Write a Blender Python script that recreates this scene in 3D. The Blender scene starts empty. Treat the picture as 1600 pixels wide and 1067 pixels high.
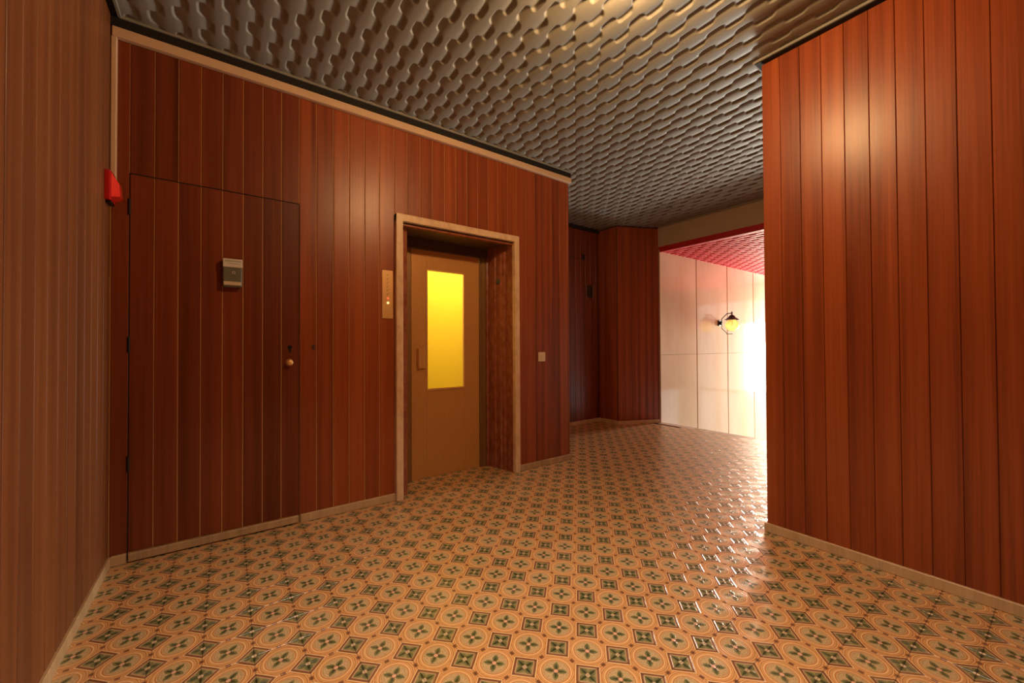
import bpy, math, random
import numpy as np
from mathutils import Matrix, Vector
random.seed(7)
S = bpy.context.scene
COL = S.collection

# ------------------------------------------------------------------ camera
F_PX = 624.32
YAW, PITCH, ROLL = math.radians(54.16), math.radians(0.6753), math.radians(-0.2888)
cf = Vector((math.cos(YAW)*math.cos(PITCH), math.sin(YAW)*math.cos(PITCH), math.sin(PITCH)))
cr = Vector((math.sin(YAW), -math.cos(YAW), 0))
cu = cr.cross(cf)
cr2 = cr*math.cos(ROLL)+cu*math.sin(ROLL)
cu2 = -cr*math.sin(ROLL)+cu*math.cos(ROLL)
CAM = Vector((0, 0, 1.2))
cd = bpy.data.cameras.new('camera')
cam = bpy.data.objects.new('camera', cd)
COL.objects.link(cam)
cd.sensor_width = 36.0
cd.lens = 36.0*F_PX/1600.0
cd.clip_start = 0.02
M = Matrix((cr2, cu2, -cf)).transposed().to_4x4()
M.translation = CAM
cam.matrix_world = M
S.camera = cam

# ------------------------------------------------------------------ exposure, world, daylight
S.view_settings.view_transform = 'Standard'
S.view_settings.look = 'None'
S.view_settings.gamma = 1.0
S.view_settings.use_curve_mapping = False
S.view_settings.exposure = 0.0
SKY = 1.5
DAY = 800.0
LAMP = 580.0
FRONT = 34.0
CAB = 13.0
w = bpy.data.worlds.new('world')
S.world = w
w.use_nodes = True
bg = w.node_tree.nodes['Background']
bg.inputs[0].default_value = (1.0, 0.97, 0.92, 1)
bg.inputs[1].default_value = SKY


def area_light(name, loc, direction, sx, sy, power, color):
    l = bpy.data.lights.new(name, 'AREA')
    l.shape = 'RECTANGLE'
    l.size, l.size_y = sx, sy
    l.energy = power
    l.color = color
    o = bpy.data.objects.new(name, l)
    COL.objects.link(o)
    o.location = loc
    o.rotation_euler = Vector(direction).to_track_quat('-Z', 'Y').to_euler()
    return o


# overcast daylight in front of the glazed street entrance at the foot of the stairs
area_light('daylight', (10.9, 3.20, 0.85), (-1, 0, 0.0), .95, 1.8, DAY, (1.0, 0.93, 0.80))

# added unseen fill lamp that brightens the foreground floor, placed by a wall sheen
dl = area_light('fill_light', (.50, .30, 2.99), (0, 0, -1), .5, .5, FRONT, (1.0, .82, .62))
dl.data.spread = math.radians(105)

# ------------------------------------------------------------------ node helper


class G:
    def __init__(self, mat):
        mat.use_nodes = True
        self.t = mat.node_tree
        self.b = self.t.nodes['Principled BSDF']

    def n(self, typ, **kw):
        x = self.t.nodes.new(typ)
        for k, v in kw.items():
            setattr(x, k, v)
        return x

    def put(self, sock, v):
        if isinstance(v, bpy.types.NodeSocket):
            self.t.links.new(v, sock)
        elif v is not None:
            if sock.type == 'RGBA' and len(v) == 3:
                v = (*v, 1)
            sock.default_value = v

    def m(self, op, a, b=None, c=None, clamp=False):
        x = self.n('ShaderNodeMath', operation=op, use_clamp=clamp)
        self.put(x.inputs[0], a)
        self.put(x.inputs[1], b)
        self.put(x.inputs[2], c)
        return x.outputs[0]

    def mix(self, f, a, b):
        x = self.n('ShaderNodeMix', data_type='RGBA')
        self.put(x.inputs[0], f)
        self.put(x.inputs[6], a)
        self.put(x.inputs[7], b)
        return x.outputs[2]

    def below(self, v, e, w=0.008):      # 1 where v < e
        return self.m('MULTIPLY_ADD', self.m('SUBTRACT', v, e), -1.0/w, 0.5, clamp=True)

    def band(self, v, lo, hi, w=0.008):
        return self.m('MULTIPLY', self.below(v, hi, w), self.m('SUBTRACT', 1.0, self.below(v, lo, w)))

    def noise(self, vec, scale, detail=3, rough=.5, out=0):
        x = self.n('ShaderNodeTexNoise')
        self.put(x.inputs['Vector'], vec)
        x.inputs['Scale'].default_value = scale
        x.inputs['Detail'].default_value = detail
        x.inputs['Roughness'].default_value = rough
        return x.outputs[out]

    def ramp(self, f, stops):
        x = self.n('ShaderNodeValToRGB')
        el = x.color_ramp.elements
        while len(el) < len(stops):
            el.new(0.5)
        for e, (p, c) in zip(el, stops):
            e.position = p
            e.color = (*c, 1)
        self.put(x.inputs[0], f)
        return x.outputs[0]

    def bump(self, h, strength, dist):
        x = self.n('ShaderNodeBump')
        x.inputs['Strength'].default_value = strength
        x.inputs['Distance'].default_value = dist
        self.put(x.inputs['Height'], h)
        self.t.links.new(x.outputs[0], self.b.inputs['Normal'])

    def set(self, **kw):
        names = dict(color='Base Color', rough='Roughness', metal='Metallic', spec='Specular IOR Level',
                     coat='Coat Weight', coat_r='Coat Roughness', emit='Emission Color', emit_s='Emission Strength', aniso='Anisotropic')
        for k, v in kw.items():
            self.put(self.b.inputs[names[k]], v)

    def stretched(self, sx, sy, sz, rand=True):
        pos = self.n('ShaderNodeNewGeometry').outputs['Position']
        if rand:
            oi = self.n('ShaderNodeObjectInfo').outputs['Random']
            c = self.n('ShaderNodeCombineXYZ')
            self.put(c.inputs[0], self.m('MULTIPLY', oi, 17.0))
            self.put(c.inputs[1], self.m('MULTIPLY', oi, 31.0))
            self.put(c.inputs[2], self.m('MULTIPLY', oi, 53.0))
            a = self.n('ShaderNodeVectorMath', operation='ADD')
            self.put(a.inputs[0], pos)
            self.put(a.inputs[1], c.outputs[0])
            pos = a.outputs[0]
        s = self.n('ShaderNodeVectorMath', operation='MULTIPLY')
        self.put(s.inputs[0], pos)
        s.inputs[1].default_value = (sx, sy, sz)
        return s.outputs[0]


def mat(name):
    m = bpy.data.materials.new(name)
    return m, G(m)


def plain(name, color, rough=.5, metal=0., mottle=.12, scale=30, **kw):
    m, g = mat(name)
    n = g.noise(g.stretched(1, 1, 1, False), scale, 4)
    d = tuple(c*(1-mottle) for c in color)
    l = tuple(min(1, c*(1+mottle)) for c in color)
    g.set(color=g.mix(n, d, l), rough=rough, metal=metal, **kw)
    return m


def wood(name, dark, mid, light, rough=.36, var=.35, spec=.36):
    m, g = mat(name)
    fine = g.noise(g.stretched(150, 150, 1.6), 1.0, 5, .6)
    broad = g.noise(g.stretched(22, 22, .35), 1.0, 2, .5)
    fiddle = g.noise(g.stretched(9, 9, 70), 1.0, 2, .5)
    f = g.m('MULTIPLY_ADD', fine, .45, g.m('MULTIPLY_ADD', broad, .6, -.05))
    oi = g.n('ShaderNodeObjectInfo').outputs['Random']
    f = g.m('ADD', f, g.m('MULTIPLY_ADD', oi, var, -var/2))
    c = g.ramp(f, [(.25, dark), (.5, mid), (.8, light)])
    g.set(color=c, rough=g.m('MULTIPLY_ADD', fine, .16, rough-.08), spec=spec, coat=.10, coat_r=.30)
    h = g.m('ADD', fine, g.m('MULTIPLY', fiddle, .35))
    g.bump(h, .10, .002)
    return m


M_WOOD = wood('mahogany', (.145, .027, .007), (.29, .062, .0155), (.42, .108, .028), var=.2)
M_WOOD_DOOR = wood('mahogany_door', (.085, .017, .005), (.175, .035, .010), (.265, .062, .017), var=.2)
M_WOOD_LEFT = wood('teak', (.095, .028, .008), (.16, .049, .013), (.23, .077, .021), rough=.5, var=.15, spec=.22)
M_TAN = plain('groove_backing', (.64, .35, .13), .6)
M_DARKBACK = plain('groove_dark', (.055, .018, .009), .6)
M_BASE = wood('pale_baseboard', (.36, .23, .12), (.50, .33, .18), (.62, .43, .25), rough=.42)
M_CREAM = plain('cream_paint', (.66, .47, .32), .45, scale=8)
M_BLACK = plain('black_slot', (.006, .005, .005), .8)  # near-black that stands in for the shade inside open gaps
M_HEADER = plain('beige_plaster', (.40, .31, .21), .7, scale=12, mottle=.06)
M_SLAB = plain('concrete', (.25, .24, .22), .9)
M_CEIL = plain('grey_moulded_ceiling', (.25, .25, .225), .58, scale=6, mottle=.08)
M_RED = plain('red_moulded_ceiling', (.56, .014, .032), .38, scale=6, mottle=.05)
M_REDDARK = plain('red_fascia', (.42, .008, .010), .5)  # darker than the ceiling red, shade put into the colour
M_GROUT = plain('grout', (.10, .06, .035), .8)
M_BRASS = plain('satin_brass', (.78, .48, .20), .40, .5, scale=60, mottle=.06)
M_DOORMET = plain('bronze_anodised', (.68, .37, .125), .42, .35, scale=40, mottle=.05)
M_JAMBMET = plain('dark_bronze', (.30, .17, .065), .42, .5)
M_DARKBRONZE = plain('brown_lacquer', (.085, .045, .022), .45)
M_IRON = plain('black_iron', (.012, .010, .009), .45, .4)
M_GREY = plain('olive_grey_plastic', (.13, .125, .095), .5)
M_WHITE = plain('white_label', (.62, .60, .57), .5, mottle=.05)
M_INK = plain('dark_ink', (.10, .105, .105), .6)
M_PLASTIC = plain('ivory_plastic', (.74, .60, .42), .35, mottle=.04)
M_GREEN = plain('green_plate', (.035, .06, .045), .4)
M_REDPL = plain('red_plastic', (.45, .006, .008), .25)
M_STEEL = plain('steel_screw', (.4, .38, .35), .35, .9)
M_STONE = plain('stair_stone', (.55, .45, .36), .35, mottle=.15)


def emissive(name, color, s, base=(.8, .8, .8)):
    m, g = mat(name)
    g.set(color=base, emit=color, emit_s=s, rough=.3)
    return m


def marble_mat():
    m, g = mat('cream_marble')
    v = g.noise(g.stretched(3, 3, 1.1), 1.0, 6, .62)
    st = g.noise(g.stretched(30, 30, .5), 1.0, 3, .5)
    f = g.m('MULTIPLY_ADD', st, .35, g.m('MULTIPLY', v, .65))
    c = g.ramp(f, [(.3, (.74, .55, .37)), (.5, (.81, .63, .44)), (.7, (.85, .69, .50))])
    g.set(color=c, rough=.10, spec=.6)
    return m


M_MARBLE = marble_mat()


def redmarble_mat():
    m, g = mat('red_marble')
    v = g.noise(g.stretched(26, 26, 14, False), 1.0, 6, .65)
    c = g.ramp(v, [(.3, (.20, .055, .028)), (.5, (.29, .088, .045)), (.72, (.38, .15, .085))])
    g.set(color=c, rough=.25)
    return m


M_RMARBLE = redmarble_mat()


def travertine_mat():
    m, g = mat('pale_marble_edge')
    v = g.noise(g.stretched(14, 14, 9, False), 1.0, 6, .6)
    c = g.ramp(v, [(.3, (.60, .39, .24)), (.5, (.74, .52, .33)), (.7, (.82, .62, .42))])
    g.set(color=c, rough=.3)
    return m


M_TRAV = travertine_mat()


def tile_mat():
    m, g = mat('embossed_majolica')
    uv = g.n('ShaderNodeUVMap')
    uv.uv_map = 'uv'
    sp = g.n('ShaderNodeSeparateXYZ')
    g.put(sp.inputs[0], uv.outputs[0])
    u = g.m('SUBTRACT', sp.outputs[0], .5)
    v = g.m('SUBTRACT', sp.outputs[1], .5)
    R2 = 1/math.sqrt(2)
    au, av = g.m('ABSOLUTE', u), g.m('ABSOLUTE', v)
    a = g.m('ABSOLUTE', g.m('MULTIPLY', g.m('ADD', u, v), R2))
    b = g.m('ABSOLUTE', g.m('MULTIPLY', g.m('SUBTRACT', u, v), R2))
    r = g.m('SQRT', g.m('ADD', g.m('MULTIPLY', u, u), g.m('MULTIPLY', v, v)))
    cu_ = g.m('SUBTRACT', .5, au)
    cv_ = g.m('SUBTRACT', .5, av)
    ca = g.m('MULTIPLY', g.m('ADD', cu_, cv_), R2)
    cb = g.m('ABSOLUTE', g.m('MULTIPLY', g.m('SUBTRACT', cu_, cv_), R2))
    sq = g.m('MAXIMUM', ca, cb)                     # distance metric of the corner square
    rc = g.m('SQRT', g.m('ADD', g.m('MULTIPLY', cu_, cu_), g.m('MULTIPLY', cv_, cv_)))

    def petal(p, q, L, wd):
        prof = g.m('MULTIPLY', g.m('SINE', g.m('MULTIPLY', p, math.pi/L)), wd)
        inside = g.m('MULTIPLY', g.below(p, L, .01), g.below(q, prof, .012))
        return inside
    flower = g.m('MAXIMUM', petal(a, b, .255, .066), petal(b, a, .255, .066))
    vein = g.m('MAXIMUM', petal(a, b, .20, .024), petal(b, a, .20, .024))
    leaf = g.m('MAXIMUM', petal(cu_, cv_, .245, .085), petal(cv_, cu_, .245, .085))
    leafd = g.m('MAXIMUM', petal(cu_, cv_, .22, .034), petal(cv_, cu_, .22, .034))
    oi = g.n('ShaderNodeObjectInfo').outputs['Random']
    pos = g.stretched(1, 1, 1, False)
    nz = g.noise(pos, 60, 4, .6)
    nz2 = g.noise(pos, 190, 3, .6)
    TAN, ORA, CRE = (.71, .40, .165), (.52, .195, .052), (.78, .54, .285)
    BEI = g.mix(g.m('MULTIPLY_ADD', nz2, 2.4, -.7, clamp=True), (.33, .23, .105), (.66, .47, .26))
    GRN = g.mix(g.m('MULTIPLY_ADD', nz, 2.2, -.6, clamp=True), (.070, .085, .030), (.24, .225, .095))
    DGR = (.045, .054, .022)
    BRO = (.20, .078, .036)
    c = g.mix(g.m('MULTIPLY', nz, .45), TAN, CRE)
    c = g.mix(g.band(r, .440, .462), c, ORA)
    c = g.mix(g.band(r, .352, .410), c, g.mix(.45, TAN, ORA))
    c = g.mix(g.band(r, .408, .418, .006), c, BRO)
    c = g.mix(g.band(r, .330, .350), c, CRE)
    c = g.mix(g.band(r, .302, .328), c, ORA)
    c = g.mix(g.below(r, .300), c, BEI)
    c = g.mix(g.m('MULTIPLY', g.band(r, .262, .274), .6), c, ORA)
    c = g.mix(flower, c, GRN)
    c = g.mix(vein, c, DGR)
    c = g.mix(g.band(r, .045, .060), c, BRO)
    c = g.mix(g.below(r, .047), c, (.74, .42, .29))
    c = g.mix(g.m('MULTIPLY', g.band(au, .470, .486), .8), c, ORA)
    c = g.mix(g.m('MULTIPLY', g.band(av, .470, .486), .8), c, ORA)
    c = g.mix(g.band(sq, .285, .300), c, ORA)
    c = g.mix(g.band(sq, .258, .280), c, CRE)
    # the green square over the tile corner
    sqc = g.mix(.55, BEI, GRN)
    sqc = g.mix(leaf, sqc, GRN)
    sqc = g.mix(leafd, sqc, DGR)
    sqc = g.mix(g.below(rc, .052), sqc, (.60, .43, .27))
    sqc = g.mix(g.band(sq, .186, .206), sqc, (.56, .34, .20))
    sqc = g.mix(g.m('SUBTRACT', 1.0, g.below(sq, .206)), sqc, BRO)
    c = g.mix(g.below(sq, .256), c, sqc)
    # small brown studs where two medallions meet
    du = g.m('MAXIMUM', cu_, g.m('MULTIPLY', av, .8))
    dv = g.m('MAXIMUM', cv_, g.m('MULTIPLY', au, .8))
    dot = g.below(g.m('MINIMUM', du, dv),   .042, .02)
    c = g.mix(dot, c, BRO)
    br = g.m('MULTIPLY_ADD', oi, .16, -.08)
    c = g.mix(g.m('ABSOLUTE', br), c, g.mix(g.m('GREATER_THAN', br, 0.0), (.12, .07, .03), (.7, .5, .3)))
    g.set(color=c, rough=g.m('MULTIPLY_ADD', nz2, .10, .15), spec=.5, coat=.35, coat_r=.30)
    h = g.m('MULTIPLY', g.m('SINE', g.m('MULTIPLY', r, 2*math.pi/.06)), g.m('MULTIPLY', g.below(r, .46), .22))
    h = g.m('ADD', h, g.m('MULTIPLY', flower, .5))
    h = g.m('ADD', h, g.m('MULTIPLY', leaf, .4))
    h = g.m('ADD', h, g.m('MULTIPLY', g.band(sq, .198, .25, .02), .9))
    h = g.m('ADD', h, g.m('MULTIPLY', dot, .5))
    h = g.m('ADD', h, g.m('MULTIPLY', nz2, .35))
    g.bump(h, .6, .0024)
    return m


M_TILE = tile_mat()


def glass_thin(name, tint, rough=.05, amount=.12):
    m, g = mat(name)
    t = g.t
    tr = g.n('ShaderNodeBsdfTransparent')
    tr.inputs[0].default_value = (*tint, 1)
    gl = g.n('ShaderNodeBsdfGlossy')
    gl.inputs['Roughness'].default_value = rough
    mx = g.n('ShaderNodeMixShader')
    mx.inputs[0].default_value = amount
    t.links.new(tr.outputs[0], mx.inputs[1])
    t.links.new(gl.outputs[0], mx.inputs[2])
    t.links.new(mx.outputs[0], t.nodes['Material Output'].inputs[0])
    return m


def translucent(name, color, mixw=.85, rough=.3, trans=0.):
    m, g = mat(name)
    t = g.t
    tl = g.n('ShaderNodeBsdfTranslucent')
    tl.inputs[0].default_value = (*color, 1)
    gl = g.n('ShaderNodeBsdfGlossy')
    gl.inputs['Roughness'].default_value = rough
    gl.inputs[0].default_value = (1, 1, 1, 1)
    mx = g.n('ShaderNodeMixShader')
    mx.inputs[0].default_value = 1-mixw
    src = tl.outputs[0]
    if trans:
        tr = g.n('ShaderNodeBsdfTransparent')
        tr.inputs[0].default_value = (*color, 1)
        m2 = g.n('ShaderNodeMixShader')
        m2.inputs[0].default_value = trans
        t.links.new(src, m2.inputs[1])
        t.links.new(tr.outputs[0], m2.inputs[2])
        src = m2.outputs[0]
    t.links.new(src, mx.inputs[1])
    t.links.new(gl.outputs[0], mx.inputs[2])
    t.links.new(mx.outputs[0], t.nodes['Material Output'].inputs[0])
    return m


M_PANE = translucent('frosted_yellow_glass', (1.0, .84, .22), .95, .25)
M_AMBER = translucent('amber_glass', (1.0, .80, .42), .9, .08, .55)
M_GLASS = glass_thin('clear_glass', (.96, .97, .96))

# ------------------------------------------------------------------ mesh helpers


class MB:
    """collects boxes, prisms, lathes and tubes into one mesh"""

    def __init__(self):
        self.v, self.f = [], []

    def add(self, vs, fs):
        o = len(self.v)
        self.v += [tuple(x) for x in vs]
        self.f += [tuple(i+o for i in f) for f in fs]
        return self

    def box(self, x0, y0, z0, x1, y1, z1, c=0.0):
        """box, with all edges chamfered by c"""
        if c <= 0:
            vs = [(x0, y0, z0), (x1, y0, z0), (x1, y1, z0), (x0, y1, z0), (x0, y0, z1), (x1, y0, z1), (x1, y1, z1), (x0, y1, z1)]
            fs = [(3, 2, 1, 0), (4, 5, 6, 7), (0, 1, 5, 4), (1, 2, 6, 5), (2, 3, 7, 6), (3, 0, 4, 7)]
            return self.add(vs, fs)
        X, Yv, Zv = (x0, x1), (y0, y1), (z0, z1)
        vs, idx = [], {}
        for i in (0, 1):
            for j in (0, 1):
                for k in (0, 1):
                    sx, sy, sz = (c if i == 0 else -c), (c if j == 0 else -c), (c if k == 0 else -c)
                    for ax in range(3):
                        p = [X[i]+sx, Yv[j]+sy, Zv[k]+sz]
                        p[ax] = (X[i], Yv[j], Zv[k])[ax]
                        idx[(i, j, k, ax)] = len(vs)
                        vs.append(p)
        fs = []
        for s in (0, 1):
            q = [(0, 0), (1, 0), (1, 1), (0, 1)]
            fs.append([idx[(s, a, b, 0)] for a, b in q])
            fs.append([idx[(a, s, b, 1)] for a, b in q])
            fs.append([idx[(a, b, s, 2)] for a, b in q])
            for s2 in (0, 1):
                fs.append([idx[(s, s2, 0, 0)], idx[(s, s2, 1, 0)], idx[(s, s2, 1, 1)], idx[(s, s2, 0, 1)]])
                fs.append([idx[(s, 0, s2, 0)], idx[(s, 1, s2, 0)], idx[(s, 1, s2, 2)], idx[(s, 0, s2, 2)]])
                fs.append([idx[(0, s, s2, 1)], idx[(1, s, s2, 1)], idx[(1, s, s2, 2)], idx[(0, s, s2, 2)]])
        for i in (0, 1):
            for j in (0, 1):
                for k in (0, 1):
                    fs.append([idx[(i, j, k, ax)] for ax in range(3)])
        return self.add(vs, fs)

    def prism(self, poly, z0, z1):
        n = len(poly)
        vs = [(x, y, z0) for x, y in poly]+[(x, y, z1) for x, y in poly]
        fs = [tuple(range(n-1, -1, -1)), tuple(range(n, 2*n))]
        fs += [(i, (i+1) % n, (i+1) % n+n, i+n) for i in range(n)]
        return self.add(vs, fs)

    def lathe(self, prof, c=(0, 0, 0), n=24, axis='z'):
        vs, fs = [], []
        for r, h in prof:
            for k in range(n):
                t = 2*math.pi*k/n
                p = (r*math.cos(t), r*math.sin(t), h)
                if axis == 'y':
                    p = (p[0], p[2], p[1])
                elif axis == 'x':
                    p = (p[2], p[0], p[1])
                vs.append((c[0]+p[0], c[1]+p[1], c[2]+p[2]))
        for i in range(len(prof)-1):
            for k in range(n):
                fs.append((i*n+k, i*n+(k+1) % n, (i+1)*n+(k+1) % n, (i+1)*n+k))
        return self.add(vs, fs)

    def tube(self, pts, r, n=8):
        pts = [Vector(p) for p in pts]
        vs, fs = [], []
        for i, p in enumerate(pts):
            d = ((pts[min(i+1, len(pts)-1)]-p).normalized()+(p-pts[max(i-1, 0)]).normalized()).normalized()
            up = Vector((1, 0, 0)) if abs(d.x) < .8 else Vector((0, 0, 1))
            s = d.cross(up).normalized()
            t = d.cross(s)
            for k in range(n):
                a = 2*math.pi*k/n
                vs.append(p+s*r*math.cos(a)+t*r*math.sin(a))
        for i in range(len(pts)-1):
            for k in range(n):
                fs.append((i*n+k, i*n+(k+1) % n, (i+1)*n+(k+1) % n, (i+1)*n+k))
        fs += [tuple(range(n)), tuple(range((len(pts)-1)*n, len(pts)*n))]
        return self.add(vs, fs)

    def mesh(self, name, material, smooth=False):
        me = bpy.data.meshes.new(name)
        me.from_pydata(self.v, [], self.f)
        import bmesh
        bm = bmesh.new()
        bm.from_mesh(me)
        bmesh.ops.recalc_face_normals(bm, faces=bm.faces)
        bm.to_mesh(me)
        bm.free()
        me.materials.append(material)
        if smooth:
            for p in me.polygons:
                p.use_smooth = True
        return me

    def obj(self, name, material, parent=None, smooth=False):
        return link(name, self.mesh(name, material, smooth), parent)


def link(name, me, parent=None, loc=(0, 0, 0), rz=0.0):
    o = bpy.data.objects.new(name, me)
    COL.objects.link(o)
    o.location = loc
    o.rotation_euler = (0, 0, rz)
    if parent:
        o.parent = parent
    return o


def tag(o, label, cat, group=None, kind=None):
    o['label'] = label
    o['category'] = cat
    if group:
        o['group'] = group
    if kind:
        o['kind'] = kind
    return o


def struct(o, label, cat):
    return tag(o, label, cat, kind='structure')


def empty(name, loc, rz=0):
    return link(name, None, None, loc, rz)


PLANK = {}


def plank_mesh(w, h, m, t=.006, c=.002):
    k = (round(w, 4), round(h, 4), m.name)
    if k not in PLANK:
        x = w/2
        PLANK[k] = MB().prism([(-x, 0), (-x, t-c), (-x+c, t), (x-c, t), (x, t-c), (x, 0)][::-1], 0, h).mesh('plank', m)
    return PLANK[k]


def planks(parent, p0, along, normal_rz, edges, z0, z1, m, gap=.005):
    """a row of boards; edges are distances from p0 in direction along"""
    for a, b in zip(edges[:-1], edges[1:]):
        c = (a+b)/2
        dz = .012+random.uniform(-.0005, .0005)
        nx, ny = -math.sin(normal_rz), math.cos(normal_rz)
        o = link('plank', plank_mesh(b-a-gap, z1-z0, m), parent,
                 (p0[0]+along[0]*c+nx*dz, p0[1]+along[1]*c+ny*dz, z0), normal_rz)


def steps(a, b, pitch, start=None):
    e = [a]
    x = start if start is not None else a+pitch
    while x < b-.02:
        e.append(x)
        x += pitch
    e.append(b)
    return e


TOP = 3.025      # top of the wood panelling
CEIL = 3.045     # ceiling relief level
BB = .055
WZ = BB          # boards start on the baseboard

# ------------------------------------------------------------------ setting: floor
floor = MB().box(-.75, -2.65, -.15, 5.53, 4.6, -.008).obj('floor', M_GROUT)
struct(floor, 'lobby floor of embossed orange, cream and green medallion tiles', 'floor')
T = .1643
tw = T/2-.0005


def tile_geo():
    c = .0007
    zt, zb = 0.0, -.010
    vs = [(-tw, -tw, zb), (tw, -tw, zb), (tw, tw, zb), (-tw, tw, zb), (-tw, -tw, zt-c), (tw, -tw, zt-c), (tw, tw, zt-c), (-tw, tw, zt-c),
          (-tw+c, -tw+c, zt), (tw-c, -tw+c, zt), (tw-c, tw-c, zt), (-tw+c, tw-c, zt)]
    fs = [(0, 1, 5, 4), (1, 2, 6, 5), (2, 3, 7, 6), (3, 0, 4, 7), (4, 5, 9, 8), (5, 6, 10, 9), (6, 7, 11, 10), (7, 4, 8, 11), (8, 9, 10, 11)]
    return vs, fs


def uv_mesh(name, vs, fs, uvs):
    me = bpy.data.meshes.new(name)
    me.from_pydata(vs, [], fs)
    l = me.uv_layers.new(name='uv')
    flat = [c for f in fs for i in f for c in uvs[i]]
    l.data.foreach_set('uv', flat)
    me.materials.append(M_TILE)
    return me


tv, tf = tile_geo()
tuv = [(x/T+.5, y/T+.5) for x, y, z in tv]
tile_me = uv_mesh('tile', tv, tf, tuv)
TROT = math.radians(-.4)
P0 = (1.0012, 1.4453)
cells = []
for i in range(-14, 30):
    for j in range(-26, 22):
        dx, dy = i*T, j*T
        x = P0[0]+dx*math.cos(TROT)-dy*math.sin(TROT)
        y = P0[1]+dx*math.sin(TROT)+dy*math.cos(TROT)
        h = T*.45
        ok = (-.52-h < x < 2.85+h and -2.5-h < y < 3.10+h*.8) or (1.12 < x < 2.30 and 3.0 < y < 3.43+h) \
            or (2.80 < x < 5.45 and 1.13-h < y < 3.15) or (2.98-h < x < 5.45 and 3.0 < y < 4.38+h)
        if not ok:
            continue
        d = Vector((x, y, 0))-CAM
        z = d.dot(cf)
        vis = z > .3 and abs(d.dot(cr)) < z*1.45 and not (y < 1.14 and x > 2.84) and -d.dot(cu)/z < .95
        cells.append((0 if vis else 1, d.length, x, y))
cells.sort()
for k, (a, dist, x, y) in enumerate(cells[:300]):
    o = link('tile', tile_me, floor, (x, y, random.uniform(-.0003, .0003)), TROT)
sv, sf, su = [], [], []
for a, dist, x, y in cells[300:]:
    o0 = len(sv)
    dz = random.uniform(-.0003, .0003)
    cc, ss = math.cos(TROT), math.sin(TROT)
    sv += [(x+vx*cc-vy*ss, y+vx*ss+vy*cc, vz+dz) for vx, vy, vz in tv]
    sf += [tuple(i+o0 for i in f) for f in tf]
    su += tuv
rest = link('distant_tiles', uv_mesh('distant_tiles', sv, sf, su), floor)
rest['kind'] = 'stuff'
MB().box(5.44, 1.14, -.12, 5.58, 3.70, .0, .004).obj('stair_nosing', M_STONE, floor)

# ------------------------------------------------------------------ setting: moulded ceilings
A = .157          # star pitch along the two diagonals
ORG = (1.415, 1.735)
R2 = math.sqrt(.5)


def relief(X, Yv):
    """low diagonal ridges of stars rising to both sides, neighbouring ridges meeting in S-shaped lips"""
    dx, dy = X-ORG[0], Yv-ORG[1]
    x = (dx-dy)*R2/A            # e1: (+x,-y)
    y = (dx+dy)*R2/A            # e2: (+x,+y)
    U, V = x+y, x-y             # stars sit where U and V are whole numbers of equal parity
    k = np.floor(U)             # between ridge k and ridge k+1
    wv = np.cos(np.pi*(V-k+.10+.45*(U-k-.5)))
    Ub = k+.5+.27*np.tanh(3.4*wv)
    lo = (np.abs(U-k)/.77)**2.6
    hi = (np.abs(k+1-U)/.77)**2.6
    W = .05
    q = np.clip((U-Ub)/(2*W)+.5, 0, 1)
    q = q*q*(3-2*q)
    return lo*(1-q)+hi*q


def relief_mesh(name, x0, y0, x1, y1, amp, z, m, res):
    nx = max(2, int(round((x1-x0)/res)))
    ny = max(2, int(round((y1-y0)/res)))
    xs, ys = np.linspace(x0, x1, nx+1), np.linspace(y0, y1, ny+1)
    X, Yv = np.meshgrid(xs, ys)
    Z = relief(X, Yv)*amp
    cx, cy = (x0+x1)/2, (y0+y1)/2
    vs = np.stack([X-cx, Yv-cy, Z], -1).reshape(-1, 3)
    i = np.arange(ny)[:, None]*(nx+1)+np.arange(nx)[None]
    fs = np.stack([i, i+nx+1, i+nx+2, i+1], -1).reshape(-1, 4)
    me = bpy.data.meshes.new(name)
    me.from_pydata(vs.tolist(), [], fs.tolist())
    me.polygons.foreach_set('use_smooth', [True]*len(me.polygons))
    me.materials.append(m)
    return me, (cx, cy, z)


def relief_field(parent, rects, amp, z, m, res=.0066):
    P = A*math.sqrt(2)*3
    shared = {}
    for (rx0, ry0, rx1, ry1) in rects:
        for i in range(int((rx0-ORG[0])//P), int((rx1-ORG[0])//P)+1):
            for j in range(int((ry0-ORG[1])//P), int((ry1-ORG[1])//P)+1):
                a, b = ORG[0]+i*P, ORG[1]+j*P
                x0, y0, x1, y1 = max(a, rx0), max(b, ry0), min(a+P, rx1), min(b+P, ry1)
                if x1-x0 < .012 or y1-y0 < .012:
                    continue
                full = (x1-x0 > P-1e-6) and (y1-y0 > P-1e-6)
                key = 'full' if full else (round(x0-a, 4), round(y0-b, 4), round(x1-a, 4), round(y1-b, 4))
                if key not in shared:
                    shared[key] = relief_mesh('ceiling_panel', x0, y0, x1, y1, amp, z, m, res)[0]
                link('ceiling_panel', shared[key], parent, ((x0+x1)/2, (y0+y1)/2, z+random.uniform(-.0004, .0004)))


ceiling = MB().box(-.75, -2.65, CEIL+.06, 5.60, 4.6, CEIL+.2).obj('ceiling', M_SLAB)
struct(ceiling, 'grey lobby ceiling of moulded panels with interlocking star relief', 'ceiling')
relief_field(ceiling, [(-.475, -2.5, 2.81, 3.06), (2.81, 1.165, 5.50, 3.06), (3.01, 3.06, 5.50, 4.36)], .025, CEIL, M_CEIL)

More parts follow.
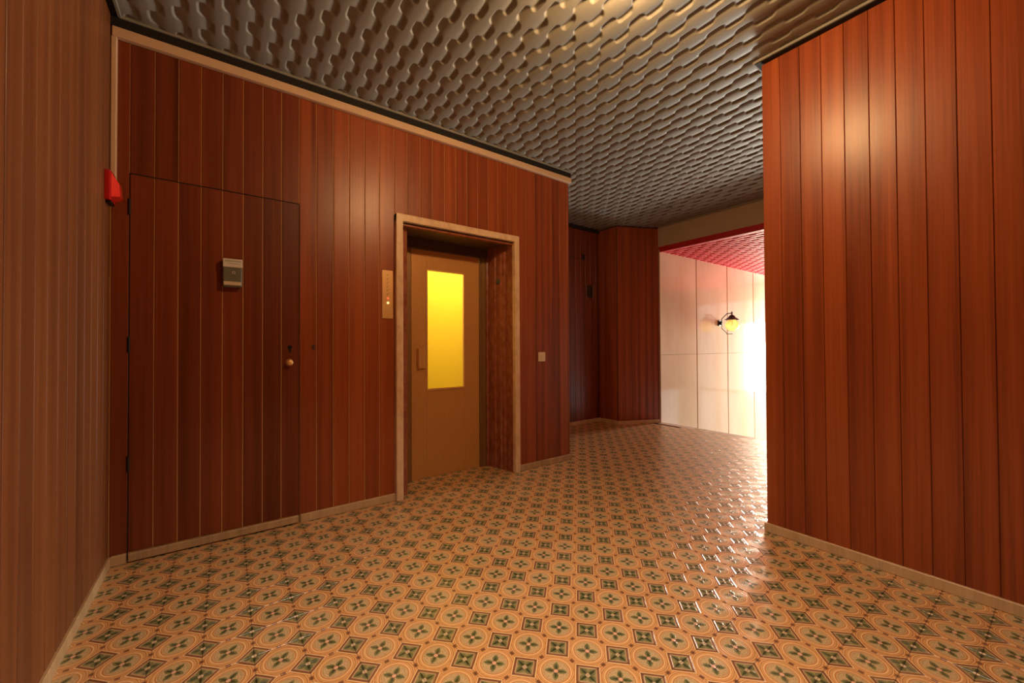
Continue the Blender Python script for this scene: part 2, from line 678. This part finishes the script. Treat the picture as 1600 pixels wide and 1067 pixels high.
# ------------------------------------------------------------------ setting: walls
# left wall
wl = MB().box(-.70, -2.65, 0, -.516, 3.27, CEIL+.1).obj('wall_left', M_TAN)
struct(wl, 'left wall of narrow brown wood boards with golden grooves', 'wall')
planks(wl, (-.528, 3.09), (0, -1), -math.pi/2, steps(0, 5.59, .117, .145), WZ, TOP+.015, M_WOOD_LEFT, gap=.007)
bl = MB().box(-.515, -2.5, 0, -.498, 3.08, BB, .003).obj('baseboard_left', M_BASE)
struct(bl, 'pale wooden baseboard along the left wall', 'baseboard')

# front wall with the lift
wf = MB()
wf.box(-.60, 3.096, 0, 1.10, 3.25, CEIL+.1)
wf.box(1.10, 3.096, 2.25, 2.295, 3.25, CEIL+.1)
wf.box(2.295, 3.096, 0, 2.977, 3.25, CEIL+.1)
wf.box(2.90, 3.25, 0, 2.977, 4.40, CEIL+.1)
wf = wf.obj('wall_front', M_TAN)
struct(wf, 'red-brown wood panelled front wall around the lift', 'wall')
LT = 2.928
NRZ = math.pi
DX = [-.433+.10713*k for k in range(9)]
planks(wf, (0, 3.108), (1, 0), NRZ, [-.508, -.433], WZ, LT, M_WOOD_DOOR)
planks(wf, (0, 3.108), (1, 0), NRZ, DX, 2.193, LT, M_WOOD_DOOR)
XR = [.424+.11*k for k in range(7)]
XR[-1] = 1.093
planks(wf, (0, 3.108), (1, 0), NRZ, XR, WZ, LT, M_WOOD)
XA = [1.093]+[1.09+.11*k for k in range(1, 11)]+[2.295]
planks(wf, (0, 3.108), (1, 0), NRZ, XA, 2.252, LT, M_WOOD)
XB = [2.295]+[2.30+.11*k for k in range(1, 6)]+[2.962]
planks(wf, (0, 3.108), (1, 0), NRZ, XB, WZ, LT, M_WOOD)
planks(wf, (0, 3.108), (1, 0), NRZ, [2.963, 2.988], WZ, LT, M_WOOD)
# return of the front wall into the corridor
planks(wf, (2.965, 3.115), (0, 1), -math.pi/2, steps(0, 1.27, .11), WZ, TOP, M_WOOD)
bf = MB()
bf.box(.43, 3.072, 0, 1.093, 3.092, BB, .003)
bf.box(-.50, 3.072, 0, -.437, 3.092, BB, .003)
bf = bf.obj('baseboard_front', M_BASE)
struct(bf, 'pale wooden baseboard on the front wall left of the lift', 'baseboard')
bf2 = MB().box(2.295, 3.072, 0, 2.995, 3.092, BB, .003)
bf2.box(2.975, 3.092, 0, 2.995, 4.36, BB, .003)
bf2 = bf2.obj('baseboard_front_right', M_BASE)
struct(bf2, 'pale wooden baseboard right of the lift, around the corner', 'baseboard')
t1 = MB().box(-.505, 3.055, 2.930, 3.0, 3.092, 2.985, .004).obj('trim_1', M_CREAM)
struct(t1, 'cream rail along the top of the lift wall', 'trim')
t2 = MB().box(-.508, 3.058, 2.13, -.484, 3.09, 2.929, .003).obj('trim_2', M_CREAM)
struct(t2, 'vertical cream cable duct in the left corner above the red alarm', 'trim')
t3 = MB()
t3.box(-.528, 3.055, 2.986, 2.99, 3.11, CEIL+.02)
t3.box(-.528, -2.5, TOP+.016, -.475, 3.055, CEIL+.02)
t3.box(2.81, -2.5, TOP+.004, 2.862, 1.165, CEIL+.02)
t3.box(2.862, 1.12, TOP+.004, 5.5, 1.165, CEIL+.02)
t3.box(2.965, 3.11, TOP+.002, 3.01, 4.36, CEIL+.02)
t3.box(3.01, 4.345, TOP-.03, 5.5, 4.40, CEIL+.02)
te = MB()
te.box(-.475, 3.046, CEIL-.012, 3.012, 3.062, CEIL+.02, .002)
te.box(-.480, -2.5, CEIL-.012, -.464, 3.05, CEIL+.02, .002)
te.box(2.802, -2.5, CEIL-.012, 2.818, 1.176, CEIL+.02, .002)
te.box(2.818, 1.160, CEIL-.012, 5.5, 1.176, CEIL+.02, .002)
te.box(3.0, 3.062, CEIL-.012, 3.014, 4.36, CEIL+.02, .002)
te.box(5.49, 1.17, CEIL-.012, 5.505, 3.70, CEIL+.02, .002)
t6 = te.obj('trim_6', M_CEIL)
struct(t6, 'thin grey edging strip around the moulded ceiling', 'trim')
t3 = t3.obj('trim_3', M_BLACK)  # solid battens, coloured black in place of an unlit gap
struct(t3, 'black strip painted as the shade in the gap between panelling and ceiling', 'trim')

# flush panelled door in the front wall
d1 = MB().box(-.430, 3.0955, .055, .421, 3.100, 2.187).obj('door_1', M_TAN)
struct(d1, 'flush panelled door hidden in the front wall, darker red boards', 'door')
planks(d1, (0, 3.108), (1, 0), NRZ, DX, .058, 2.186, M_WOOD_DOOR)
MB().box(-.428, 3.070, .008, .420, 3.092, .052, .003).obj('kick_strip', M_BASE, d1)
for z in (.55, 1.22, 2.0):
    MB().lathe([(0, -.045), (.006, -.045), (.006, .045), (0, .045)], (-.433, 3.088, z), 10).obj('hinge', M_IRON, d1)
gp_ = MB().box(-.432, 3.0925, 2.187, .4225, 3.0955, 2.192).box(-.435, 3.0925, .008, -.4315, 3.0955, 2.192).box(.4215, 3.0925, .008, .4245, 3.0955, 2.192)
gp_.obj('door_gap_shade', M_BLACK, d1)  # black strips painting the shade in the door's open gaps
kn = MB().lathe([(0, 0), (.022, 0), (.024, .004), (.012, .008), (.011, .018), (.019, .024), (.021, .034), (.014, .042), (0, .044)][::1], (0, 0, 0), 18, 'y').obj('door_knob', M_BRASS, d1, True)
kn.location = (.363, 3.090, 1.098)
kn.rotation_euler = (0, 0, math.pi)
ke = MB()
ke.lathe([(0, -.001), (.013, -.001), (.015, .003), (.006, .004), (0, .002)], (.367, 3.088, 1.200), 14, 'y')
ke.box(.361, 3.083, 1.168, .373, 3.091, 1.198, .001)
ke.obj('keyhole', M_IRON, d1)
kh = MB().lathe([(0, -.004), (.012, -.004), (.014, .002), (0, .003)], (.513, 3.089, 1.206), 14, 'y')
kh.box(.507, 3.084, 1.18, .519, 3.091, 1.204, .001)
kh.obj('keyhole', M_DARKBACK, wf)

# right wall
wr = MB().box(2.853, -2.65, 0, 3.05, 1.127, CEIL+.1).box(3.05, .96, 0, 10.6, 1.127, CEIL+.1).obj('wall_right', M_DARKBACK)
struct(wr, 'tall right wall of glossy orange-red wood boards ending in a corner', 'wall')
planks(wr, (2.865, 1.14), (0, -1), math.pi/2, [0, .103]+[.103+.1067*k for k in range(1, 33)], WZ, TOP, M_WOOD, gap=.0018)
planks(wr, (2.868, 1.115), (1, 0), 0.0, steps(0, 2.66, .11), WZ, TOP, M_WOOD, gap=.0018)
br_ = MB().box(2.833, -2.5, 0, 2.850, 1.152, BB, .003).box(2.850, 1.135, 0, 5.44, 1.152, BB, .003).obj('baseboard_right', M_BASE)
struct(br_, 'pale scuffed wooden baseboard along the right wall', 'baseboard')

# wall behind the camera
wb = MB().box(-.6, -2.65, 0, 3.0, -2.5, CEIL+.1).obj('wall_behind', M_WOOD)
struct(wb, 'wood wall behind the viewer', 'wall')

# far walls of the corridor
wfar = MB().box(2.9, 4.376, 0, 5.0, 4.55, CEIL+.1).obj('wall_far', M_DARKBACK)
struct(wfar, 'dark wood wall at the far end of the corridor', 'wall')
ef = [2.99+.1133*k for k in range(12)]+[4.35, 4.46, 4.57, 4.68, 4.80, 4.868]
FT = TOP-.03
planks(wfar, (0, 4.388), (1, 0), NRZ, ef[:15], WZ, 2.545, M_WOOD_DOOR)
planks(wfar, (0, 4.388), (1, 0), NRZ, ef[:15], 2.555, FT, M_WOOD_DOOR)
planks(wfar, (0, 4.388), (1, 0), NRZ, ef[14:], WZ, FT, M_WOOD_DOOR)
MB().box(4.50, 4.352, 2.535, 4.545, 4.371, 2.62, .003).obj('door_catch', M_IRON, wfar)
wfs = MB().prism([(4.881, 4.55), (4.881, 4.012), (5.56, 3.709), (5.56, 4.55)], 0, CEIL+.1).obj('wall_far_corner', M_DARKBACK)
struct(wfs, 'angled dark wood corner between the far wall and the marble', 'wall')
planks(wfs, (4.893, 4.37), (0, -1), math.pi/2, [0, .11, .22, .355], WZ, FT+.03, M_WOOD)
ang = math.atan2(3.722-4.02, 5.56-4.893)
L = math.hypot(.667, .298)
planks(wfs, (4.893, 4.02), (math.cos(ang), math.sin(ang)), NRZ+ang, [.0, .12, .24, .36, .48, .60, L-.012], WZ, FT+.03, M_WOOD)
bfar = MB().box(2.995, 4.352, 0, 4.868, 4.370, BB, .003)
bfar.box(4.853, 4.0, 0, 4.873, 4.352, BB, .003)
nx, ny = math.sin(ang), -math.cos(ang)
q0, q1 = Vector((4.856, 4.002)), Vector((5.50, 3.715))
bfar.prism([(q0.x, q0.y), (q1.x, q1.y), (q1.x+nx*.018, q1.y+ny*.018), (q0.x+nx*.018, q0.y+ny*.018)], 0, BB)
bfar = bfar.obj('baseboard_far', M_BASE)
struct(bfar, 'pale baseboard under the dark far walls', 'baseboard')

# marble wall beside the stairs
MY = 3.70
wm = MB().box(5.575, MY+.02, -1.6, 10.6, MY+.2, 2.9).obj('wall_stairs', M_HEADER)
struct(wm, 'polished cream marble wall beside the stairs', 'wall')
mx_ = [5.52+1.067*k for k in range(5)]+[10.6]
for a, b in zip(mx_[:-1], mx_[1:]):
    for z0, z1 in ((-1.5, 1.048), (1.052, 2.70)):
        MB().box(a+.014, MY, z0, b-.014, MY+.022, z1, .0015).obj('marble_panel', M_MARBLE, wm)
MB().box(5.51, MY+.012, -1.5, 10.6, MY+.0195, 2.69).obj('joint_backing', plain('joint_brown', (.24, .10, .05), .6), wm)
# header over the top of the stairs
hd = MB().box(5.52, 1.12, 2.74, 5.62, 3.72, CEIL+.09, .002).obj('wall_header', M_HEADER)
struct(hd, 'beige plaster beam over the head of the stairs', 'wall')
t4 = MB().box(5.526, 1.12, 2.658, 5.56, 3.70, 2.7395).obj('trim_4', M_REDDARK)
struct(t4, 'red fascia under the beige beam, darkened to paint its shade', 'trim')
c2 = MB().box(5.56, .97, 2.735, 10.6, 3.9, 2.86).obj('ceiling_stairs', M_REDDARK)
struct(c2, 'bright red moulded ceiling over the stairs', 'ceiling')
relief_field(c2, [(5.56, 1.12, 10.45, MY+.0)], .042, 2.668, M_RED, .0085)
# stairs down to the street
st = MB()
x, z = 5.53, -.155
for k in range(8):
    st.box(x, 1.12, -1.7, x+.29, 3.705, z)
    st.box(x-.02, 1.12, z-.03, x+.29, 3.704, z+.0)
    x += .29
    z -= .155
st.box(x, 1.12, -1.7, 11.0, 3.705, z)
zfl = z
st = st.obj('floor_stairs', M_STONE)
struct(st, 'stone steps going down to the street entrance', 'stairs')
# glazed entrance at the foot of the stairs
we = MB().box(10.45, .96, -1.6, 10.6, 1.45, 2.9).box(10.45, 1.45, 2.35, 10.6, 3.72, 2.9).obj('wall_entrance', M_HEADER)
struct(we, 'plaster wall around the glazed street entrance', 'wall')
wi = MB()
for yy in (1.45, 2.05, 2.68, 3.64):
    wi.box(10.48, yy, zfl, 10.55, yy+.06, 2.35, .004)
for zz in (zfl, .0, 1.74, 2.29):
    wi.box(10.485, 1.45, zz, 10.545, 3.70, zz+.06, .003)
wi = wi.obj('window_1', M_JAMBMET)
struct(wi, 'metal framed glazed street entrance', 'window')
for y0, y1 in ((1.51, 2.05), (2.11, 2.68), (2.74, 3.64)):
    for z0, z1 in ((zfl+.06, 0), (.06, 1.74), (1.80, 2.29)):
        MB().box(10.512, y0, z0, 10.518, y1, z1).obj('pane', M_GLASS, wi)

# ------------------------------------------------------------------ lift
fr = empty('trim_5', (1.69, 3.09, 0))
struct(fr, 'pale and red marble surround of the lift doorway', 'trim')


def fobj(mb, name, m, smooth=False):
    o = mb.obj(name, m, fr, smooth)
    o.location = (-1.69, -3.09, 0)
    return o


FH = 2.248
fobj(MB().box(1.093, 3.048, 0, 1.148, 3.11, FH, .004), 'face_strip', M_TRAV)
fobj(MB().box(2.240, 3.048, 0, 2.295, 3.11, FH, .004), 'face_strip', M_TRAV)
fobj(MB().box(1.093, 3.0475, FH-.055, 2.295, 3.109, FH+.002, .004), 'face_strip', M_TRAV)
RI = [(2.26, 3.09), (2.236, 3.09), (2.232, 3.19), (2.212, 3.195), (2.208, 3.225), (2.196, 3.235), (2.192, 3.30), (2.178, 3.305), (2.166, 3.405), (2.148, 3.412), (2.148, 3.47), (2.26, 3.47)]
fobj(MB().prism(RI[::-1], 0, 2.2), 'reveal', M_RMARBLE)
LE = [(1.13, 3.09), (1.150, 3.09), (1.155, 3.13), (1.214, 3.14), (1.222, 3.24), (1.236, 3.30), (1.25, 3.405), (1.27, 3.412), (1.27, 3.47), (1.13, 3.47)]
fobj(MB().prism(LE, 0, 2.2), 'reveal', M_RMARBLE)
fobj(MB().box(1.14, 3.09, 2.178, 2.245, 3.47, 2.235, .002), 'soffit', M_DARKBRONZE)
fobj(MB().box(1.14, 3.075, 2.166, 2.245, 3.12, 2.178), 'soffit_lip', M_RMARBLE)
fobj(MB().box(1.25, 3.405, 2.085, 2.16, 3.46, 2.178, .002), 'lintel', M_DARKBRONZE)
fobj(MB().box(1.262, 3.425, 0, 1.362, 3.47, 2.085, .003).box(1.30, 3.415, 0, 1.345, 3.43, 2.085, .002), 'metal_jamb', M_JAMBMET)
fobj(MB().box(2.078, 3.425, 0, 2.150, 3.47, 2.085, .003).box(2.095, 3.415, 0, 2.135, 3.43, 2.085, .002), 'metal_jamb', M_JAMBMET)

ld = MB()


def ribbed(mb, x0, x1, z0, z1, y=3.43, t=.03, n_per=.0118):
    n = max(1, int(round((x1-x0)/n_per)))
    poly = [(x0, y+t)]
    for k in range(n):
        a = x0+(x1-x0)*k/n
        ww = (x1-x0)/n
        poly += [(a+ww*.06, y+.002), (a+ww*.2, y), (a+ww*.8, y), (a+ww*.94, y+.002)]
    poly.append((x1, y+t))
    vs = [(px, py, z0) for px, py in poly]+[(px, py, z1) for px, py in poly]
    m = len(poly)
    fs = [(i, (i+1) % m, (i+1) % m+m, i+m) for i in range(m)]
    mb.add(vs, fs)
    mb.box(x0, y+.004, z0, x1, y+t, z1)


PX0, PX1, PZ0, PZ1 = 1.510, 1.905, .80, 1.910
ribbed(ld, 1.366, PX0, .003, 2.084)
ribbed(ld, PX1, 2.072, .003, 2.084)
ribbed(ld, PX0, PX1, .003, PZ0)
ribbed(ld, PX0, PX1, PZ1, 2.084)
ld = ld.obj('door_2', M_DOORMET)
struct(ld, 'ribbed bronze lift door with a lit yellow window', 'door')
wfm = MB()
wfm.box(PX0-.006, 3.422, PZ0-.006, PX0+.010, 3.445, PZ1+.006, .002)
wfm.box(PX1-.010, 3.422, PZ0-.006, PX1+.006, 3.445, PZ1+.006, .002)
wfm.box(PX0, 3.4225, PZ1-.010, PX1, 3.445, PZ1+.006, .002)
wfm.box(PX0, 3.4225, PZ0-.006, PX1, 3.452, PZ0+.012, .002)
wfm.obj('pane_frame', M_BRASS, ld)
MB().box(PX0+.008, 3.452, PZ0+.008, PX1-.008, 3.457, PZ1-.008).obj('pane', M_PANE, ld)['label'] = 'frosted yellow pane lit from the lift cabin'
hb = MB().box(1.415, 3.408, 1.0, 1.497, 3.431, 1.186, .006)
hb.box(1.420, 3.398, 1.0, 1.437, 3.412, 1.186, .003)
hb.obj('handle', M_DOORMET, ld)
# lift cabin behind the door
M_CABIN = plain('cabin_laminate', (.80, .66, .35), .5, mottle=.04)
cab = MB()
cab.box(1.24, 4.25, 0, 2.20, 4.28, 2.3).box(1.22, 3.49, 0, 1.24, 4.28, 2.3).box(2.20, 3.49, 0, 2.22, 4.28, 2.3).box(1.22, 3.49, 2.3, 2.22, 4.28, 2.32)
cab.box(1.22, 3.49, -.1, 2.22, 4.28, 0)
cab = cab.obj('wall_cabin', M_CABIN)
struct(cab, 'lit lift cabin behind the yellow door window', 'lift cabin')
area_light('cabin_light', (1.71, 3.82, 2.27), (0, 0, -1), .5, .5, CAB, (1.0, .93, .74))

# ------------------------------------------------------------------ things
# ceiling lamp, just above the frame
cl = empty('ceiling_lamp', (1.449, 1.013, CEIL-.012))
tag(cl, 'warm round ceiling lamp in front of the tall right wall', 'lamp')
MB().lathe([(0, 0), (.11, 0), (.115, -.012), (.10, -.02), (.03, -.024), (.03, -.035), (0, -.035)], n=28).obj('rose', M_BRASS, cl, True)
M_BULB = emissive('lamp_glow', (1.0, .58, .25), LAMP, (1, .9, .8))
MB().lathe([(.001, -.03)]+[(.062*math.sin(t), -.092+.062*math.cos(t)) for t in np.linspace(.35, math.pi-.02, 14)], n=24).obj('globe', M_BULB, cl, True)

# grey box with white label on the flush door
bx = empty('detector_box', (.045, 3.09, 1.668))
tag(bx, 'small grey wall box with a white printed label on the flush door', 'box')
MB().box(-.050, -.048, -.088, .050, 0, .088, .006).obj('housing', M_GREY, bx)
MB().box(-.049, -.052, .034, .051, -.046, .086, .002).obj('label_plate', M_WHITE, bx)
tx = MB()
random.seed(3)


def scribble(z, h, x0, x1):
    xx = x0
    while xx < x1:
        ww = random.uniform(.003, .0065)
        hh = h*random.uniform(.7, 1)
        tx.box(xx, -.0527, z-hh/2, xx+ww*.45, -.0518, z+hh/2)
        if random.random() < .7:
            tx.box(xx, -.0527, z+hh/2-.0012, xx+ww*.85, -.0518, z+hh/2)
        xx += ww+.001


scribble(.071, .0085, -.038, .040)
scribble(.056, .0045, -.020, .030)
tx.obj('print', M_INK, bx)
MB().lathe([(.0055, -.0485), (.0055, -.052), (.0085, -.052), (.0085, -.0485)], (.006, 0, .002), 18, 'y').obj('button_ring', M_WHITE, bx)
MB().box(-.046, -.050, -.078, .044, -.046, -.056, .0015).obj('lower_strip', plain('ivory_strip', (.6, .50, .38), .5), bx)

# brass landing panel of the lift
lp = empty('call_panel', (1.035, 3.09, 1.608))
tag(lp, 'slim brass lift call panel left of the lift doorway', 'call panel')
MB().box(-.043, -.007, -.188, .043, 0, .188, .002).obj('plate', M_BRASS, lp)
M_ENG = plain('engraving', (.40, .22, .08), .5)
for k in range(6):
    e = MB()
    zz = .150-.030*k
    e.box(-.006, -.0082, zz-.009, -.002, -.0065, zz+.004)
    e.add([(-.004, -.0082, zz+.004), (.012, -.0082, zz+.010), (.012, -.0082, zz+.006), (-.004, -.0082, zz)], [(0, 1, 2, 3)])
    e.obj('engraved_mark', M_ENG, lp)
for zz, m, nm in ((-.031, emissive('red_button', (1, .22, .08), .7, (.7, .1, .05)), 'red lit button'), (-.066, emissive('yellow_button', (1, .72, .30), 1.3, (.9, .6, .2)), 'yellow lit button')):
    o = MB().lathe([(.0095, -.006), (.0095, -.011), (.007, -.013), (0, -.013)], (.002, 0, zz), 16, 'y').obj('button', m, lp)
    o['label'] = nm

# light switch
sw = empty('light_switch', (2.597, 3.09, 1.092))
tag(sw, 'ivory square light switch right of the lift doorway', 'switch')
MB().box(-.045, -.010, -.047, .045, 0, .047, .003).obj('plate', M_PLASTIC, sw)
MB().box(-.014, -.015, -.030, .014, -.009, .012, .002).obj('rocker', M_PLASTIC, sw)
MB().lathe([(.007, -.009), (.007, -.014), (0, -.015)], (.004, 0, -.022), 12, 'y').obj('pilot_light', emissive('pilot_glow', (1, .7, .35), .8, (.9, .7, .4)), sw)

# red alarm sounder in the left corner
al = empty('alarm_sounder', (-.509, 3.005, 2.065))
tag(al, 'red wall alarm sounder in the left corner under the cream duct', 'alarm')
bm_ = MB()
bm_.prism([(0, -.062), (.018, -.062), (.024, -.052), (.024, .060), (0, .066)], -.078, .078)
bm_.obj('back_box', M_REDPL, al)
v = [(.024, -.055, -.060), (.024, .055, -.060), (.024, .055, .070), (.024, -.055, .070),
     (.056, -.034, -.050), (.056, .036, -.050), (.052, .036, .018), (.052, -.034, .018)]
lens = MB().add(v, [(0, 3, 2, 1), (4, 5, 6, 7), (0, 1, 5, 4), (1, 2, 6, 5), (2, 3, 7, 6), (3, 0, 4, 7)])
M_LENS = plain('red_lens', (.85, .035, .025), .12, mottle=.02, coat=.6, coat_r=.05)
lens.obj('lens', M_LENS, al)['label'] = 'glossy bright red lens'
MB().box(.0, -.04, -.090, .024, .04, -.078, .004).obj('cable_gland', M_IRON, al)

# green plate on the lift reveal
gp = empty('reveal_plate', (2.205, 3.262, 1.838))
tag(gp, 'tiny dark green plate on the right marble reveal of the lift', 'plate')
MB().box(-.017, -.026, -.024, -.006, .032, .024, .002).obj('plate_body', M_GREEN, gp)
MB().box(-.019, -.020, -.010, -.0165, .026, -.004).box(-.019, -.020, .006, -.0165, .026, .011).obj('plate_mark', plain('plate_mark', (.12, .12, .09), .5), gp)

# dark grille on the far wall
gr = empty('wall_grille', (4.66, 4.37, 2.05))
tag(gr, 'small dark wooden grille high on the far corridor wall', 'grille')
g_ = MB()
g_.box(-.092, -.020, -.118, -.070, 0, .118, .003).box(.070, -.020, -.118, .092, 0, .118, .003)
g_.box(-.070, -.0195, -.118, .070, 0, -.096, .003).box(-.070, -.0195, .096, .070, 0, .118, .003)
g_.obj('frame', M_WOOD_DOOR, gr)
MB().box(-.07, -.004, -.096, .07, 0, .096).obj('backing', M_BLACK, gr)
for k in range(7):
    MB().box(-.07, -.014, -.090+.028*k, .07, -.006, -.080+.028*k).obj('slat', M_DARKBRONZE, gr)

# wall lantern on the marble
ln = empty('wall_lantern', (7.33, MY, 1.60))
tag(ln, 'black iron wall lantern with an amber globe on the cream marble', 'lantern')
D0, D1 = -.055, -.235
MB().box(-.045, -.028, -.052, .045, 0, .052, .006).box(-.022, -.058, -.03, .022, -.026, .03, .004).obj('wall_plate', M_IRON, ln)
MB().tube([(0, D0, 0), (0, D0, .075), (0, -.15, .165), (0, D1, .168)], .008).obj('upper_arm', M_IRON, ln)
MB().tube([(0, D0, 0), (0, D0, -.098), (0, -.135, -.175), (0, -.14, -.20), (0, -.245, -.203)], .006).obj('lower_arm', M_IRON, ln)
MB().lathe([(0, .205), (.006, .198), (.004, .188), (.016, .178), (.018, .166), (.008, .156), (.008, .146)], (0, D1, 0), 14).obj('finial', M_IRON, ln, True)
MB().lathe([(0, .148), (.012, .146), (.055, .108), (.058, .092), (.064, .090), (.125, .050), (.122, .046), (.06, .078), (.0, .085)], (0, D1, 0), 24).obj('hood', M_IRON, ln)
MB().lathe([(.07, .060)]+[(.108*math.sin(t), -.045+.108*math.cos(t)) for t in np.linspace(.62, math.pi-.01, 16)], (0, D1, 0), 28).obj('globe', M_AMBER, ln, True)
MB().lathe([(.015, .08), (.02, .02), (.018, -.01), (.026, -.035), (.0, -.065)], (0, D1, 0), 14).obj('bulb', plain('opal_bulb', (.8, .7, .5), .3), ln, True)

# added square fitting, unseen, dressing the fill lamp above the viewer
df = empty('fill_light_fitting', (.50, .30, CEIL-.02))
tag(df, 'added square fitting around the unseen fill lamp above the viewer', 'lamp')
MB().box(-.27, -.27, -.028, .27, .27, .018, .004).obj('tray', M_CREAM, df)
fm = MB()
fm.box(-.285, -.285, -.050, -.258, .285, -.0, .003).box(.258, -.285, -.050, .285, .285, -.0, .003)
fm.box(-.258, -.285, -.050, .258, -.258, -.0, .003).box(-.258, .258, -.050, .258, .285, -.0, .003)
fm.obj('frame', M_BRASS, df)
